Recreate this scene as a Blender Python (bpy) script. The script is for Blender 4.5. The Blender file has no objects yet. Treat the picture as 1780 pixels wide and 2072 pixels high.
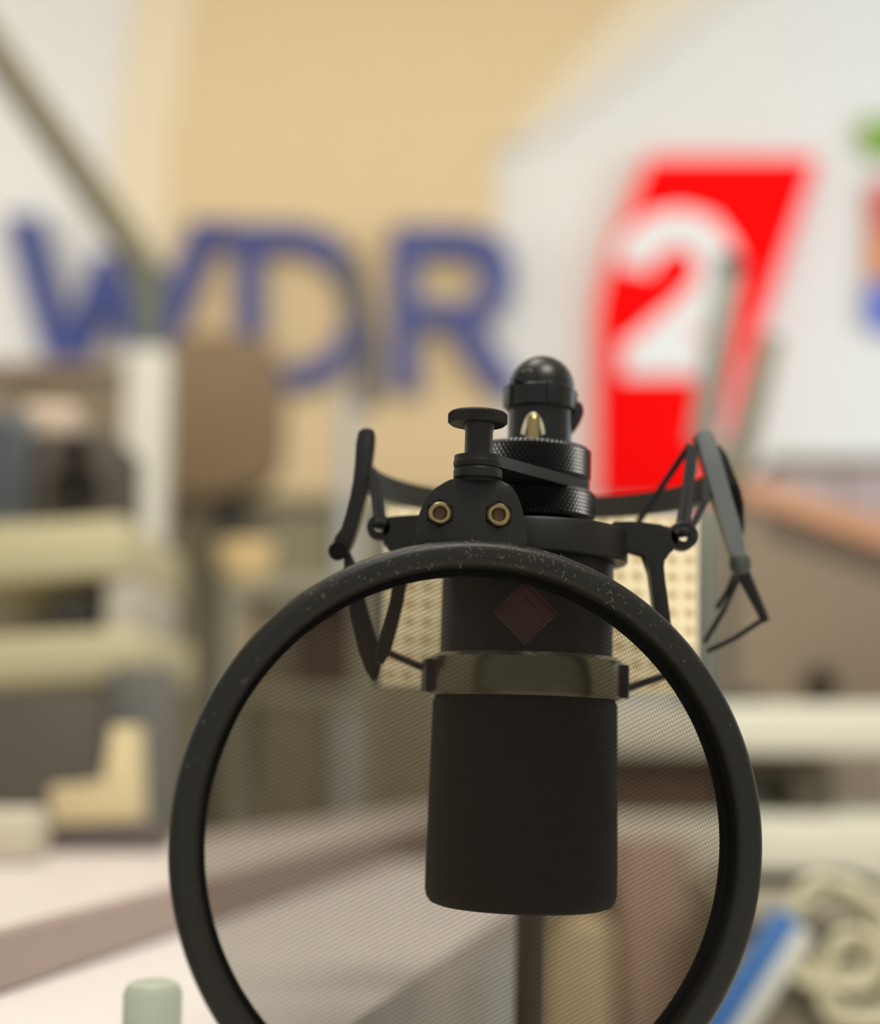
import bpy, bmesh, math, random
from mathutils import Vector, Matrix
random.seed(7)
sc = bpy.context.scene
COL = sc.collection
R = math.radians
W_PX, H_PX, F_PX = 1780.0, 2072.0, 3000.0
EYE = 0.90                                   # camera height above the floor, metres
PITCH = R(8.8)

# ------------------------------------------------------------------ camera
cam = bpy.data.cameras.new('camera')
cam.sensor_fit = 'HORIZONTAL'
cam.sensor_width = 36.0
cam.lens = F_PX / W_PX * 36.0
cam.clip_start = 0.01
cam.dof.use_dof = True
cam.dof.focus_distance = 0.462
cam.dof.aperture_fstop = cam.lens / 15.5
camo = bpy.data.objects.new('camera', cam)
camo.location = (0, 0, EYE)
camo.rotation_euler = (math.pi / 2 + PITCH, 0, 0)
COL.objects.link(camo)
sc.camera = camo

# ------------------------------------------------------------------ world, lights, exposure
w = bpy.data.worlds.new('room_light')
sc.world = w
w.use_nodes = True
bg = w.node_tree.nodes['Background']
bg.inputs[0].default_value = (0.97, 0.98, 1.0, 1)
bg.inputs[1].default_value = 0.62


def area(name, loc, target, size, power, color, size_y=None):
    l = bpy.data.lights.new(name, 'AREA')
    l.energy = power
    l.color = color
    l.size = size
    if size_y:
        l.shape = 'RECTANGLE'
        l.size_y = size_y
    o = bpy.data.objects.new(name, l)
    o.location = loc
    o.rotation_euler = (Vector(target) - Vector(loc)).to_track_quat('-Z', 'Y').to_euler()
    COL.objects.link(o)
    return o


area('window_daylight', (2.35, 2.3, 1.9), (0.6, 3.6, 1.9), 1.3, 24, (0.66, 0.83, 1.0), 1.5)
area('front_fill_light', (0.5, -0.5, 3.05), (0.1, 0.7, 1.0), 0.9, 64, (1.0, 0.96, 0.88))  # added unseen fill that brightens the perforated panel and other front surfaces
area('ceiling_lamp_warm', (-0.2, 2.2, 3.05), (-0.1, 3.5, 1.6), 0.7, 3, (1.0, 0.82, 0.55))
area('ceiling_lamp_desk', (-0.4, 0.9, 3.05), (-0.3, 1.0, 0.7), 0.8, 20, (1.0, 0.95, 0.84))
area('window_left', (-2.3, 2.4, 1.9), (-0.9, 3.6, 1.8), 1.0, 12, (0.98, 0.98, 1.0), 1.3)
vs = sc.view_settings
vs.view_transform = 'Standard'
vs.look = 'None'
vs.gamma = 1.0
vs.use_curve_mapping = False
vs.exposure = 0.1


# ------------------------------------------------------------------ materials
def s2l(c):
    out = []
    for v in c:
        v /= 255.0
        out.append(v / 12.92 if v <= 0.04045 else ((v + 0.055) / 1.055) ** 2.4)
    return tuple(out) + (1,)


MATS = {}


def mat(name, rgb, rough=0.6, metal=0.0, vary=0.08, scale=40.0, bump=0.0, bscale=400.0, spec=0.5):
    if name in MATS:
        return MATS[name]
    m = bpy.data.materials.new(name)
    m.use_nodes = True
    nt = m.node_tree
    b = nt.nodes['Principled BSDF']
    b.inputs['Roughness'].default_value = rough
    b.inputs['Metallic'].default_value = metal
    b.inputs['Specular IOR Level'].default_value = spec
    tc = nt.nodes.new('ShaderNodeTexCoord')
    nz = nt.nodes.new('ShaderNodeTexNoise')
    nz.inputs['Scale'].default_value = scale
    nz.inputs['Detail'].default_value = 3
    nt.links.new(tc.outputs['Object'], nz.inputs['Vector'])
    mx = nt.nodes.new('ShaderNodeMix')
    mx.data_type = 'RGBA'
    c = s2l(rgb)
    mx.inputs[6].default_value = tuple(min(1, v * (1 - vary)) for v in c[:3]) + (1,)
    mx.inputs[7].default_value = tuple(min(1, v * (1 + vary)) for v in c[:3]) + (1,)
    nt.links.new(nz.outputs['Fac'], mx.inputs[0])
    nt.links.new(mx.outputs[2], b.inputs['Base Color'])
    if bump:
        n2 = nt.nodes.new('ShaderNodeTexNoise')
        n2.inputs['Scale'].default_value = bscale
        nt.links.new(tc.outputs['Object'], n2.inputs['Vector'])
        bp = nt.nodes.new('ShaderNodeBump')
        bp.inputs['Strength'].default_value = bump
        bp.inputs['Distance'].default_value = 0.0005
        nt.links.new(n2.outputs['Fac'], bp.inputs['Height'])
        nt.links.new(bp.outputs['Normal'], b.inputs['Normal'])
    MATS[name] = m
    return m


def mesh_fabric_mat():
    """Fine nylon twill: threads with real gaps between them."""
    m = bpy.data.materials.new('nylon_mesh')
    m.use_nodes = True
    nt = m.node_tree
    for n in list(nt.nodes):
        nt.nodes.remove(n)
    N = nt.nodes.new
    out = N('ShaderNodeOutputMaterial')
    mix = N('ShaderNodeMixShader')
    tr = N('ShaderNodeBsdfTransparent')
    tr.inputs[0].default_value = (1, 0.97, 0.92, 1)
    b = N('ShaderNodeBsdfPrincipled')
    b.inputs['Base Color'].default_value = s2l((20, 17, 13))
    b.inputs['Roughness'].default_value = 0.5
    b.inputs['Specular IOR Level'].default_value = 0.15
    tl = N('ShaderNodeBsdfTranslucent')
    tl.inputs[0].default_value = s2l((90, 74, 54))
    thr = N('ShaderNodeMixShader')
    thr.inputs[0].default_value = 0.22
    nt.links.new(b.outputs[0], thr.inputs[1])
    nt.links.new(tl.outputs[0], thr.inputs[2])
    tc = N('ShaderNodeTexCoord')
    sep = N('ShaderNodeSeparateXYZ')
    nt.links.new(tc.outputs['Object'], sep.inputs[0])

    def math_(op, a, bb=None):
        n = N('ShaderNodeMath')
        n.operation = op
        for i, v in enumerate((a, bb)):
            if v is None:
                continue
            if isinstance(v, (int, float)):
                n.inputs[i].default_value = v
            else:
                nt.links.new(v, n.inputs[i])
        return n.outputs[0]

    def thread(ang, pitch):
        k = 2 * math.pi / pitch
        u = math_('ADD', math_('MULTIPLY', sep.outputs[0], math.cos(ang) * k),
                  math_('MULTIPLY', sep.outputs[2], math.sin(ang) * k))
        return math_('SINE', u)
    a = thread(R(118), 0.00125)
    c = thread(R(28), 0.00085)
    mxx = math_('MAXIMUM', a, c)
    mr = N('ShaderNodeMapRange')
    mr.inputs['From Min'].default_value = 0.15
    mr.inputs['From Max'].default_value = 0.75
    mr.inputs['To Min'].default_value = 0.38
    mr.inputs['To Max'].default_value = 0.63
    nt.links.new(mxx, mr.inputs['Value'])
    nt.links.new(mr.outputs[0], mix.inputs[0])
    nt.links.new(tr.outputs[0], mix.inputs[1])
    nt.links.new(thr.outputs[0], mix.inputs[2])
    nt.links.new(mix.outputs[0], out.inputs[0])
    return m


M_BLACK = mat('satin_black_metal', (26, 24, 20), 0.45, 0.0, 0.10, 300, 0.10, 2500, 0.2)
M_BLACK2 = mat('black_anodised', (20, 18, 15), 0.3, 0.0, 0.06, 200, 0, 400, 0.3)
M_MICBODY = mat('black_lacquer', (16, 15, 13), 0.45, 0.0, 0.1, 400, 0.15, 3000, 0.2)
M_GRILLE = mat('black_wire_grille', (22, 21, 16), 0.7, 0.0, 0.25, 1800, 0.6, 1800, 0.12)
M_COLLAR = mat('dark_nickel', (118, 115, 96), 0.24, 0.85, 0.12, 300)
M_RUBBER = mat('dusty_black_rubber', (27, 25, 19), 0.4, 0.0, 0.25, 700, 0.2, 1500, 0.24)
M_DARK = mat('deep_black', (9, 8, 7), 0.7, 0, 0.05, spec=0.1)
M_KNURL = mat('black_knurled_metal', (18, 17, 15), 0.3, 0.0, 0.06, 200, spec=0.6)
M_BRASS = mat('worn_brass', (150, 132, 92), 0.3, 1.0, 0.2, 500)
M_STEEL = mat('cream_steel', (205, 195, 165), 0.3, 0.6, 0.1, 300)
M_ELASTIC = mat('elastic_cord', (20, 18, 17), 0.85, 0, 0.2, 900, 0.5, 2500)
M_GREYARM = mat('grey_plastic', (92, 95, 92), 0.5, 0, 0.08, 200)
M_LINT = mat('pale_lint', (150, 145, 120), 0.9, 0, 0.1)
M_RED_BADGE = mat('dark_red_enamel', (56, 23, 19), 0.35, 0, 0.15, 300)
M_FAB = mesh_fabric_mat()


# ------------------------------------------------------------------ mesh helpers
def at(px, py, Y):
    """world point at depth Y (metres) seen at a photo position."""
    x, u = (px - W_PX / 2) / F_PX, (H_PX / 2 - py) / F_PX
    d = Vector((x, math.cos(PITCH) - u * math.sin(PITCH), math.sin(PITCH) + u * math.cos(PITCH)))
    t = Y / d.y
    return Vector((0, 0, EYE)) + d * t


RIG_O = at(1060, 1500, 0.5)
RIG = Matrix.Translation(RIG_O) @ Matrix.Rotation(R(1.8), 4, 'Y')
RIGI = RIG.inverted()


def P(px, py, y=0.0):
    """rig point (mm) on the plane y mm behind the microphone's axis."""
    v = RIGI @ at(px, py, 0.5 + y / 1000.0)
    return Vector((v.x * 1000, y, v.z * 1000))


class MB:
    def __init__(self):
        self.bm = bmesh.new()

    def box(self, c, s, rot=None, bev=0.0):
        M = Matrix.Translation(Vector(c)) @ (rot.to_4x4() if rot else Matrix.Identity(4)) @ Matrix.Diagonal((s[0], s[1], s[2], 1))
        r = bmesh.ops.create_cube(self.bm, size=1, matrix=M)
        if bev:
            es = {e for v in r['verts'] for e in v.link_edges}
            bmesh.ops.bevel(self.bm, geom=list(es), offset=bev, segments=2, affect='EDGES', profile=0.5)
        return self

    def prism(self, loop, y0, y1, bev=0.0, seg=2):
        a = [self.bm.verts.new((p[0], y0, p[1])) for p in loop]
        b = [self.bm.verts.new((p[0], y1, p[1])) for p in loop]
        n = len(loop)
        f = [self.bm.faces.new(a), self.bm.faces.new(b[::-1])]
        for i in range(n):
            j = (i + 1) % n
            f.append(self.bm.faces.new((a[j], a[i], b[i], b[j])))
        if bev:
            es = [e for e in f[0].edges] + [e for e in f[1].edges]
            bmesh.ops.bevel(self.bm, geom=es, offset=bev, segments=seg, affect='EDGES', profile=0.5)
        return self

    def frame(self, outer, inner, y0, y1):
        """ring-shaped prism between two loops with the same number of points."""
        n = len(outer)
        V = [[self.bm.verts.new((p[0], y, p[1])) for p in L] for L in (outer, inner) for y in (y0, y1)]
        of, ob, inf, inb = V
        for i in range(n):
            j = (i + 1) % n
            self.bm.faces.new((of[i], of[j], inf[j], inf[i]))
            self.bm.faces.new((ob[j], ob[i], inb[i], inb[j]))
            self.bm.faces.new((of[j], of[i], ob[i], ob[j]))
            self.bm.faces.new((inf[i], inf[j], inb[j], inb[i]))
        return self

    def lathe(self, prof, seg=64, M=None, closed=False, a0=0.0, a1=None):
        M = M or Matrix.Identity(4)
        full = a1 is None
        n = seg if full else seg + 1
        rows = []
        for k in range(n):
            a = (2 * math.pi * k / seg) if full else a0 + (a1 - a0) * k / seg
            rows.append([self.bm.verts.new(M @ Vector((r * math.cos(a), r * math.sin(a), z))) for r, z in prof])
        m = len(prof)
        for k in range(seg):
            A, B = rows[k], rows[(k + 1) % n]
            for i in range(m if closed else m - 1):
                j = (i + 1) % m
                try:
                    self.bm.faces.new((A[i], B[i], B[j], A[j]))
                except ValueError:
                    pass
        if not full and closed:
            self.bm.faces.new(rows[0][::-1])
            self.bm.faces.new(rows[-1])
        return self

    def tube(self, pts, r, seg=10, cyclic=False):
        pts = [Vector(p) for p in pts]
        n = len(pts)
        rad = r if isinstance(r, (list, tuple)) else [r] * n
        rings = []
        up = None
        for i, p in enumerate(pts):
            if cyclic:
                t = pts[(i + 1) % n] - pts[i - 1]
            else:
                t = pts[min(i + 1, n - 1)] - pts[max(i - 1, 0)]
            t.normalize()
            if up is None:
                up = Vector((0, 0, 1)) if abs(t.z) < 0.9 else Vector((1, 0, 0))
            s = t.cross(up).normalized()
            up = s.cross(t).normalized()
            rings.append([self.bm.verts.new(p + (s * math.cos(2 * math.pi * k / seg) + up * math.sin(2 * math.pi * k / seg)) * rad[i]) for k in range(seg)])
        for i in range(n if cyclic else n - 1):
            A, B = rings[i], rings[(i + 1) % n]
            for k in range(seg):
                l = (k + 1) % seg
                self.bm.faces.new((A[k], A[l], B[l], B[k]))
        if not cyclic:
            self.bm.faces.new(rings[0][::-1])
            self.bm.faces.new(rings[-1])
        return self

    def bar(self, a, b, wd, th, bev=0.0):
        """flat bar from a to b: wd across, th along the view axis."""
        a, b = Vector(a), Vector(b)
        d = (b - a)
        L = d.length
        z = d.normalized()
        y = Vector((0, 1, 0))
        y = (y - z * y.dot(z)).normalized()
        x = y.cross(z)
        rot = Matrix((x, y, z)).transposed()
        return self.box((a + b) / 2, (wd, th, L), rot, bev)

    def build(self, name, m, parent=None, smooth=True, kind=None, label=None):
        bm = self.bm
        bmesh.ops.remove_doubles(bm, verts=bm.verts, dist=1e-5)
        bmesh.ops.recalc_face_normals(bm, faces=bm.faces)
        if parent is not None:
            k = parent.get('_unit', 1.0)
            o3 = Vector(parent.get('_origin', (0, 0, 0)))
            for v in bm.verts:
                v.co = (v.co - o3) * k
        me = bpy.data.meshes.new(name)
        bm.to_mesh(me)
        bm.free()
        if smooth and not getattr(self, 'flat', False):
            me.polygons.foreach_set('use_smooth', [True] * len(me.polygons))
            me.set_sharp_from_angle(angle=R(32))
        me.materials.append(m)
        o = bpy.data.objects.new(name, me)
        COL.objects.link(o)
        if parent is not None:
            if parent.type == 'EMPTY':
                o.parent = parent
            else:
                o.parent = parent
                # parents that are parts carry the same local frame
            for key in ('_unit', '_origin'):
                if key in parent:
                    o[key] = parent[key]
        if kind:
            o['kind'] = kind
        if label:
            o['label'] = label
        return o


def tag(o, label, cat, group=None):
    o['label'] = label
    o['category'] = cat
    if group:
        o['group'] = group
    return o


def rig_thing(name, label, cat, origin, group=None):
    o = bpy.data.objects.new(name, None)
    COL.objects.link(o)
    o.matrix_world = RIG @ Matrix.Translation(Vector(origin) * 0.001)
    o.empty_display_size = 0.01
    o['_unit'] = 0.001
    o['_origin'] = tuple(origin)
    return tag(o, label, cat, group)


def thing(name, label, cat, origin, group=None):
    o = bpy.data.objects.new(name, None)
    COL.objects.link(o)
    o.location = origin
    o.empty_display_size = 0.02
    o['_unit'] = 1.0
    o['_origin'] = tuple(origin)
    return tag(o, label, cat, group)


def rrect(x0, z0, x1, z1, r, n=6):
    pts = []
    for cx, cz, a in ((x1 - r, z1 - r, 0), (x0 + r, z1 - r, 90), (x0 + r, z0 + r, 180), (x1 - r, z0 + r, 270)):
        for k in range(n + 1):
            t = R(a + 90 * k / n)
            pts.append((cx + r * math.cos(t), cz + r * math.sin(t)))
    return pts


def pxloop(pts, Y):
    out = []
    for p in pts:
        v = at(p[0], p[1], Y)
        out.append((v.x, v.z))
    return out


def rigloop(pts, y):
    out = []
    for p in pts:
        v = P(p[0], p[1], y)
        out.append((v.x, v.z))
    return out


def smooth_loop(pts, it=2):
    for _ in range(it):
        q = []
        n = len(pts)
        for i in range(n):
            a, b = pts[i], pts[(i + 1) % n]
            q += [(a[0] * .75 + b[0] * .25, a[1] * .75 + b[1] * .25), (a[0] * .25 + b[0] * .75, a[1] * .25 + b[1] * .75)]
        pts = q
    return pts


def spline(pts, n=8):
    pts = [Vector(p) for p in pts]
    out = []
    for i in range(len(pts) - 1):
        p0, p1, p2, p3 = pts[max(i - 1, 0)], pts[i], pts[i + 1], pts[min(i + 2, len(pts) - 1)]
        for k in range(n):
            t = k / n
            out.append(0.5 * ((2 * p1) + (p2 - p0) * t + (2 * p0 - 5 * p1 + 4 * p2 - p3) * t * t + (3 * p1 - p0 - 3 * p2 + p3) * t ** 3))
    out.append(pts[-1])
    return out


# ================================================================== SETTING
WALL_Y = 3.6
CEIL = 3.2
XL, XR = -2.6, 2.6


def struct(name, mb, m):
    o = mb.build(name, m, None, smooth=False)
    o['kind'] = 'structure'
    return o


M_WALL = mat('white_wall_paint', (226, 224, 219), 0.9, 0, 0.03, 3)
M_FLOOR = mat('beige_carpet', (178, 167, 140), 0.95, 0, 0.2, 60)
M_CEIL = mat('ceiling_paint', (232, 228, 218), 0.9, 0, 0.03, 3)
struct('wall_back', MB().box(((XL + XR) / 2, WALL_Y + .05, CEIL / 2), (XR - XL, .1, CEIL)), M_WALL)
struct('wall_left', MB().box((XL - .05, 1.1, CEIL / 2), (.1, 5.1, CEIL)), M_WALL)
struct('wall_right', MB().box((XR + .05, 1.1, CEIL / 2), (.1, 5.1, CEIL)), M_WALL)
struct('floor', MB().box((0, 1.1, -.05), (XR - XL + .2, 5.1, .1)), M_FLOOR)
struct('ceiling', MB().box((0, 1.1, CEIL + .05), (XR - XL + .2, 5.1, .1)), M_CEIL)
struct('baseboard_back', MB().box((0, WALL_Y - .008, .05), (XR - XL, .016, .1)), M_CEIL)

# ================================================================== MICROPHONE (hangs upside down)
z_top = 71.0
mic = rig_thing('microphone', 'black studio condenser microphone hanging upside down behind the pop filter', 'microphone', (0, 0, -53.4))
MB().lathe([(0, z_top), (27.5, z_top), (28.9, z_top - 1.5), (28.9, 28), (28.0, 27), (0, 27)], 96).build('body', M_MICBODY, mic)
MB().lathe([(0, 28.2), (30.5, 28.2), (32.4, 26.8), (32.6, 25.5), (32.6, 15.8), (32.0, 14.4), (30, 14.0), (0, 14)], 96).build('collar', M_COLLAR, mic, label='glossy dark nickel collar')
# raised blocks on the collar at its left and right
for a in (8, 172):
    MB().box((33.0 * math.cos(R(a)), -33.0 * math.sin(R(a)), 20.5), (3.0, 12, 11), Matrix.Rotation(R(-a), 3, 'Z'), 0.6).build('clamp_block', M_BLACK2, mic)
prof = [(0, 13.8), (30.2, 13.8), (30.8, 12.5), (31.5, -40), (31.5, -48.6), (31.0, -50.8), (29.8, -52.4), (27.6, -53.2), (22, -53.4), (0, -53.4)]
MB().lathe(prof, 96).build('grille', M_GRILLE, mic, label='black wire mesh grille')
# diamond badge, curved around the body
bc = P(1063, 1240, -29)
a0 = math.asin(max(-1, min(1, bc.x / 29.0)))


def diamond(h0, h1, r0, r1, steps=1):
    """band between two diamonds (half-diagonals h0 > h1) raised from radius r0 to r1"""
    b = MB()
    n = 12
    loops = []
    top = [h0 + (h1 - h0) * i / steps for i in range(steps + 1)]
    for h, r in [(h0, r0)] + [(t_, r1) for t_ in top] + [(h1, r0)]:
        L = []
        for s, (x1, z1, x2, z2) in enumerate(((1, 0, 0, 1), (0, 1, -1, 0), (-1, 0, 0, -1), (0, -1, 1, 0))):
            for k in range(n):
                t = k / n
                x, z = (x1 + (x2 - x1) * t) * h, (z1 + (z2 - z1) * t) * h
                a = a0 + x / 29.0
                L.append(b.bm.verts.new((r * math.sin(a), -r * math.cos(a), bc.z + z)))
        loops.append(L)
    m = len(loops[0])
    for q in range(len(loops) - 1):
        for i in range(m):
            j = (i + 1) % m
            b.bm.faces.new((loops[q][i], loops[q][j], loops[q + 1][j], loops[q + 1][i]))
    return b


badge = diamond(10.2, 0.05, 28.8, 29.25, 8).build('badge', M_RED_BADGE, mic, label='dark red diamond badge')
M_BADGE_EDGE = mat('badge_rim', (74, 44, 36), 0.35, 0.3, 0.1, 300)
diamond(10.4, 9.7, 28.8, 29.55).build('badge_rim', M_BADGE_EDGE, badge)
diamond(5.6, 5.1, 29.2, 29.5).build('badge_emblem', M_BADGE_EDGE, badge)

# ================================================================== SHOCK MOUNT
def knurled(b, r, z0, z1, nseg=110, rows=9, d=0.55, ch=1.2):
    """cylinder whose side is a diamond knurl; chamfered plain rims."""
    zs = [z0 + ch + (z1 - z0 - 2 * ch) * i / rows for i in range(rows + 1)]
    n = nseg * 2
    grid = []
    prof = [(0, z0), (r - ch, z0), (r - 0.2, z0 + ch * .8)]
    ring = lambda rr, z: [b.bm.verts.new((rr * math.cos(2 * math.pi * k / n), rr * math.sin(2 * math.pi * k / n), z)) for k in range(n)]
    grid.append(ring(0.01, z0))
    grid.append(ring(r - ch, z0))
    for i, z in enumerate(zs):
        row = []
        for k in range(n):
            a = 2 * math.pi * k / n
            rr = r + (0.0 if (k + i) % 2 == 0 else -d)
            row.append(b.bm.verts.new((rr * math.cos(a), rr * math.sin(a), z)))
        grid.append(row)
    grid.append(ring(r - ch, z1))
    grid.append(ring(0.01, z1))
    b.flat = True
    for gi, (A, B) in enumerate(zip(grid, grid[1:])):
        for k in range(n):
            l = (k + 1) % n
            if 2 <= gi < 2 + rows:                    # split every cell along its groove
                if (k + gi) % 2 == 0:
                    b.bm.faces.new((A[k], A[l], B[k]))
                    b.bm.faces.new((A[l], B[l], B[k]))
                else:
                    b.bm.faces.new((A[k], A[l], B[l]))
                    b.bm.faces.new((A[k], B[l], B[k]))
            else:
                b.bm.faces.new((A[k], A[l], B[l], B[k]))
    return b


mount = rig_thing('shock_mount', 'black elastic shock mount gripping the top of the microphone', 'shock mount', (0, 0, 60))
cr = MB()
cr.lathe([(29.3, 60), (33.2, 60), (33.6, 60.6), (33.6, 69.8), (33.0, 71), (10, 74.5), (10, 72.5), (29.3, 70)], 96, closed=True)
cradle = cr.build('cradle', M_BLACK, mount)
ra = smooth_loop(rigloop([(1225, 1056), (1290, 1058), (1350, 1066), (1372, 1078), (1372, 1108), (1350, 1116), (1342, 1130), (1340, 1155), (1352, 1240), (1362, 1330), (1334, 1335), (1322, 1240), (1308, 1135), (1300, 1116), (1225, 1114)], -6), 1)
arm = MB().prism(ra, -9, -2, 0.7).build('cradle_arm', M_BLACK, mount)
lc = P(1380, 1085, -6)
RX90 = Matrix.Rotation(R(90), 4, 'X')
MB().lathe([(2.1, -3.5), (4.2, -3.5), (4.9, -2.8), (4.9, 2.8), (4.2, 3.5), (2.1, 3.5)], 28, Matrix.Translation((lc.x, -5.5, lc.z)) @ RX90, closed=True).build('lug', M_BLACK, arm)
la = smooth_loop(rigloop([(900, 1044), (840, 1044), (790, 1048), (775, 1052), (772, 1100), (795, 1112), (800, 1150), (785, 1240), (752, 1340), (782, 1345), (812, 1240), (828, 1150), (836, 1112), (900, 1110)], -6), 1)
arm2 = MB().prism(la, -9, -2, 0.7).build('cradle_arm', M_BLACK, mount)
ll = P(768, 1068, -6)
MB().lathe([(1.9, -3.5), (3.6, -3.5), (4.3, -2.8), (4.3, 2.8), (3.6, 3.5), (1.9, 3.5)], 28, Matrix.Translation((ll.x, -5.5, ll.z)) @ RX90, closed=True).build('lug', M_BLACK, arm2)
# rear arm and lug
ab = MB().box((0, 40, 65.5), (8, 18, 10), None, 0.8).build('cradle_arm', M_BLACK, mount)
knurled(MB(), 22.5, 74.2, 84.0, 84, 6, 0.8).build('knurled_nut', M_KNURL, mount)
knurled(MB(), 20.7, 88.0, 99.2, 78, 7, 0.8).build('knurled_nut', M_KNURL, mount)

# outer frame: rear half ring and two side legs
lt, rt = P(744, 965, 4), P(1432, 975, 8)
ring_r = (rt.x - lt.x) / 2
rcx = (rt.x + lt.x) / 2
zr = (lt.z + rt.z) / 2
M_HALF = mat('grey_half_ring', (54, 51, 46), .5, 0, .08, 200, spec=.3)
yk = MB().lathe([(ring_r - 1.6, zr - 5), (ring_r + 1.6, zr - 5), (ring_r + 1.6, zr + 3.5), (ring_r - 1.6, zr + 3.5)], 48,
                Matrix.Translation((rcx, 6, 0)), closed=True, a0=R(4), a1=R(176)).build('rear_half_ring', M_HALF, mount)
M_LEG = M_BLACK
ll1 = smooth_loop(rigloop([(722, 880), (735, 868), (756, 870), (760, 885), (752, 945), (742, 1000), (722, 1080), (706, 1118), (690, 1130), (668, 1128), (672, 1108), (688, 1085), (705, 1030), (718, 960)], 0), 1)
lleg = MB().prism(ll1, -3, 5, 0.8).build('frame_leg', M_LEG, mount)
v = P(684, 1118, -2)
MB().lathe([(0, -1.5), (2.4, -1.5), (3.0, -0.6), (3.0, 2), (0, 2)], 24, Matrix.Translation((v.x, -4, v.z)) @ RX90).build('rivet', M_DARK, lleg)
# lower tip of the left leg, seen through the mesh
lt2 = smooth_loop(rigloop([(690, 1120), (715, 1118), (745, 1240), (775, 1330), (765, 1378), (748, 1378), (720, 1300)], 4), 1)
MB().prism(lt2, 1, 6, 0.6).build('frame_leg', M_LEG, mount)
rl = smooth_loop(rigloop([(1400, 890), (1410, 872), (1436, 872), (1446, 900), (1468, 980), (1500, 1090), (1506, 1140), (1482, 1142), (1470, 1110), (1440, 1010), (1418, 930)], 14), 1)
rleg = MB().prism(rl, 10, 17, 0.8).build('frame_leg', M_GREYARM, mount, label='grey frame leg')
rl2 = smooth_loop(rigloop([(1440, 900), (1458, 905), (1488, 980), (1500, 1000), (1504, 1090), (1486, 1090), (1468, 985)], 26), 1)
MB().prism(rl2, 22, 28, 0.8).build('frame_leg', M_BLACK, mount)
v = P(1488, 1010, 20)
MB().box((v.x, 20, v.z), (3.4, 5, 11), Matrix.Rotation(R(-8), 3, 'Y'), 0.8).build('clip', M_DARK, rleg)
v = P(1497, 1140, 13)
M_JOINT = mat('dark_green_grey_plastic', (58, 62, 54), 0.5, 0, 0.1)
MB().lathe([(0, -4), (2.2, -3.6), (3.6, -2.2), (4, 0), (3.6, 2.2), (2.2, 3.6), (0, 4)], 20, Matrix.Translation((v.x, 13, v.z))).build('joint', M_JOINT, mount)
MB().tube([P(1497, 1145, 14), P(1520, 1195, 18), P(1548, 1255, 24)], [2.6, 2.2, 1.6], 10).build('frame_leg', M_BLACK, mount)
for a_, b_ in (((1548, 1250), (1430, 1318)), ((1500, 1160), (1425, 1300)), ((1492, 1150), (1450, 1230))):
    MB().tube([P(*a_, 24), P((a_[0] + b_[0]) / 2, (a_[1] + b_[1]) / 2 + 6, 26), P(*b_, 30)], 0.9, 8).build('elastic_band', M_ELASTIC, mount)
# cords
cords = [
    [P(752, 955, -4), P(758, 1010, -7), P(764, 1062, -10)],
    [P(760, 965, -4), P(768, 1010, -7), P(776, 1062, -10)],
    [P(1396, 905, 10), P(1384, 1000, 0), P(1370, 1082, -9)],
    [P(1404, 905, 10), P(1396, 1000, 0), P(1386, 1082, -9)],
    [P(1396, 900, 12), P(1345, 975, 20), P(1288, 1062, 26)],
    [P(1446, 960, 16), P(1428, 1010, 12), P(1394, 1074, 4)],
    [P(780, 1318, 10), P(820, 1336, 6), P(868, 1356, 0)],
    [P(1262, 1396, 0), P(1300, 1382, 6), P(1350, 1366, 12)],
]
for c in cords:
    MB().tube(spline(c, 6), 1.25, 10).build('elastic_band', M_ELASTIC, mount)
for c in (ll, lc):       # loops hooked through the lugs
    MB().tube([(c.x + 1.3 * math.cos(t), -5.5 + 5.0 * math.sin(t), c.z + 1.2) for t in [2 * math.pi * k / 20 for k in range(20)]], 1.1, 8, True).build('elastic_band', M_ELASTIC, mount)

# ================================================================== MIC STAND with swivel head
ptop, pbot = P(1084, 930, 120), P(1072, 1950, 120)
dirp = (pbot - ptop).normalized()
desk_z = (0.745 - RIG_O.z) * 1000
pend = ptop + dirp * ((desk_z + 8 - ptop.z) / dirp.z)
stand = rig_thing('microphone_stand', 'black microphone stand with swivel head rising behind the microphone', 'stand', tuple(pend - Vector((0, 0, 8))))
MB().tube([ptop + Vector((0, 0, 8)), pend], 6.2, 24).build('pole', mat('dull_dark_chrome', (70, 60, 48), 0.4, 0.4), stand)
MB().lathe([(0, 0), (58, 0), (60, 2), (60, 6), (56, 9), (9, 11), (7, 14), (0, 14)], 64, Matrix.Translation(pend - Vector((0, 0, 8.5)))).build('base', M_BLACK2, stand)
sx = P(1092, 850, 0).x
T = Matrix.Translation((sx, 0, 0))
sleeve = MB().lathe([(0, 99.3), (10.9, 99.3), (10.9, 113), (0, 113)], 64, T).build('sleeve', M_BLACK2, stand)
hd = MB().lathe([(0, 112.6), (11.6, 112.6), (12.1, 113.2), (12.1, 119.8), (11.7, 120.4), (0, 120.4)], 64, T)
for a in (200, 290, 20, 110):
    hd.box((sx + 12.0 * math.cos(R(a)), 12.0 * math.sin(R(a)), 116.6), (1.6, 6.0, 7.6), Matrix.Rotation(R(a), 3, 'Z'), 0.4)
hd.build('clamp_collar', M_BLACK2, stand)
dm = MB()
n = 14
prof = [(11.4, 119.5)] + [(11.2 * math.cos(R(90 * k / n)), 121 + 11.4 * math.sin(R(90 * k / n))) for k in range(n + 1)]
dm.lathe(prof + [(0, 132.4)], 64, Matrix.Translation((sx + 0.6, 1.5, 0)))
dm.tube([(sx, 3, 121), (sx - 1, 30, 119), (ptop.x, 95, 108), (ptop.x, 122, ptop.z + 2)], [9.5, 8, 7.5, 7.5], 20)
dm.build('ball_joint', mat('matte_black', (26, 23, 18), 0.34, 0.0, 0.1, 200, spec=0.3), stand)
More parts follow.
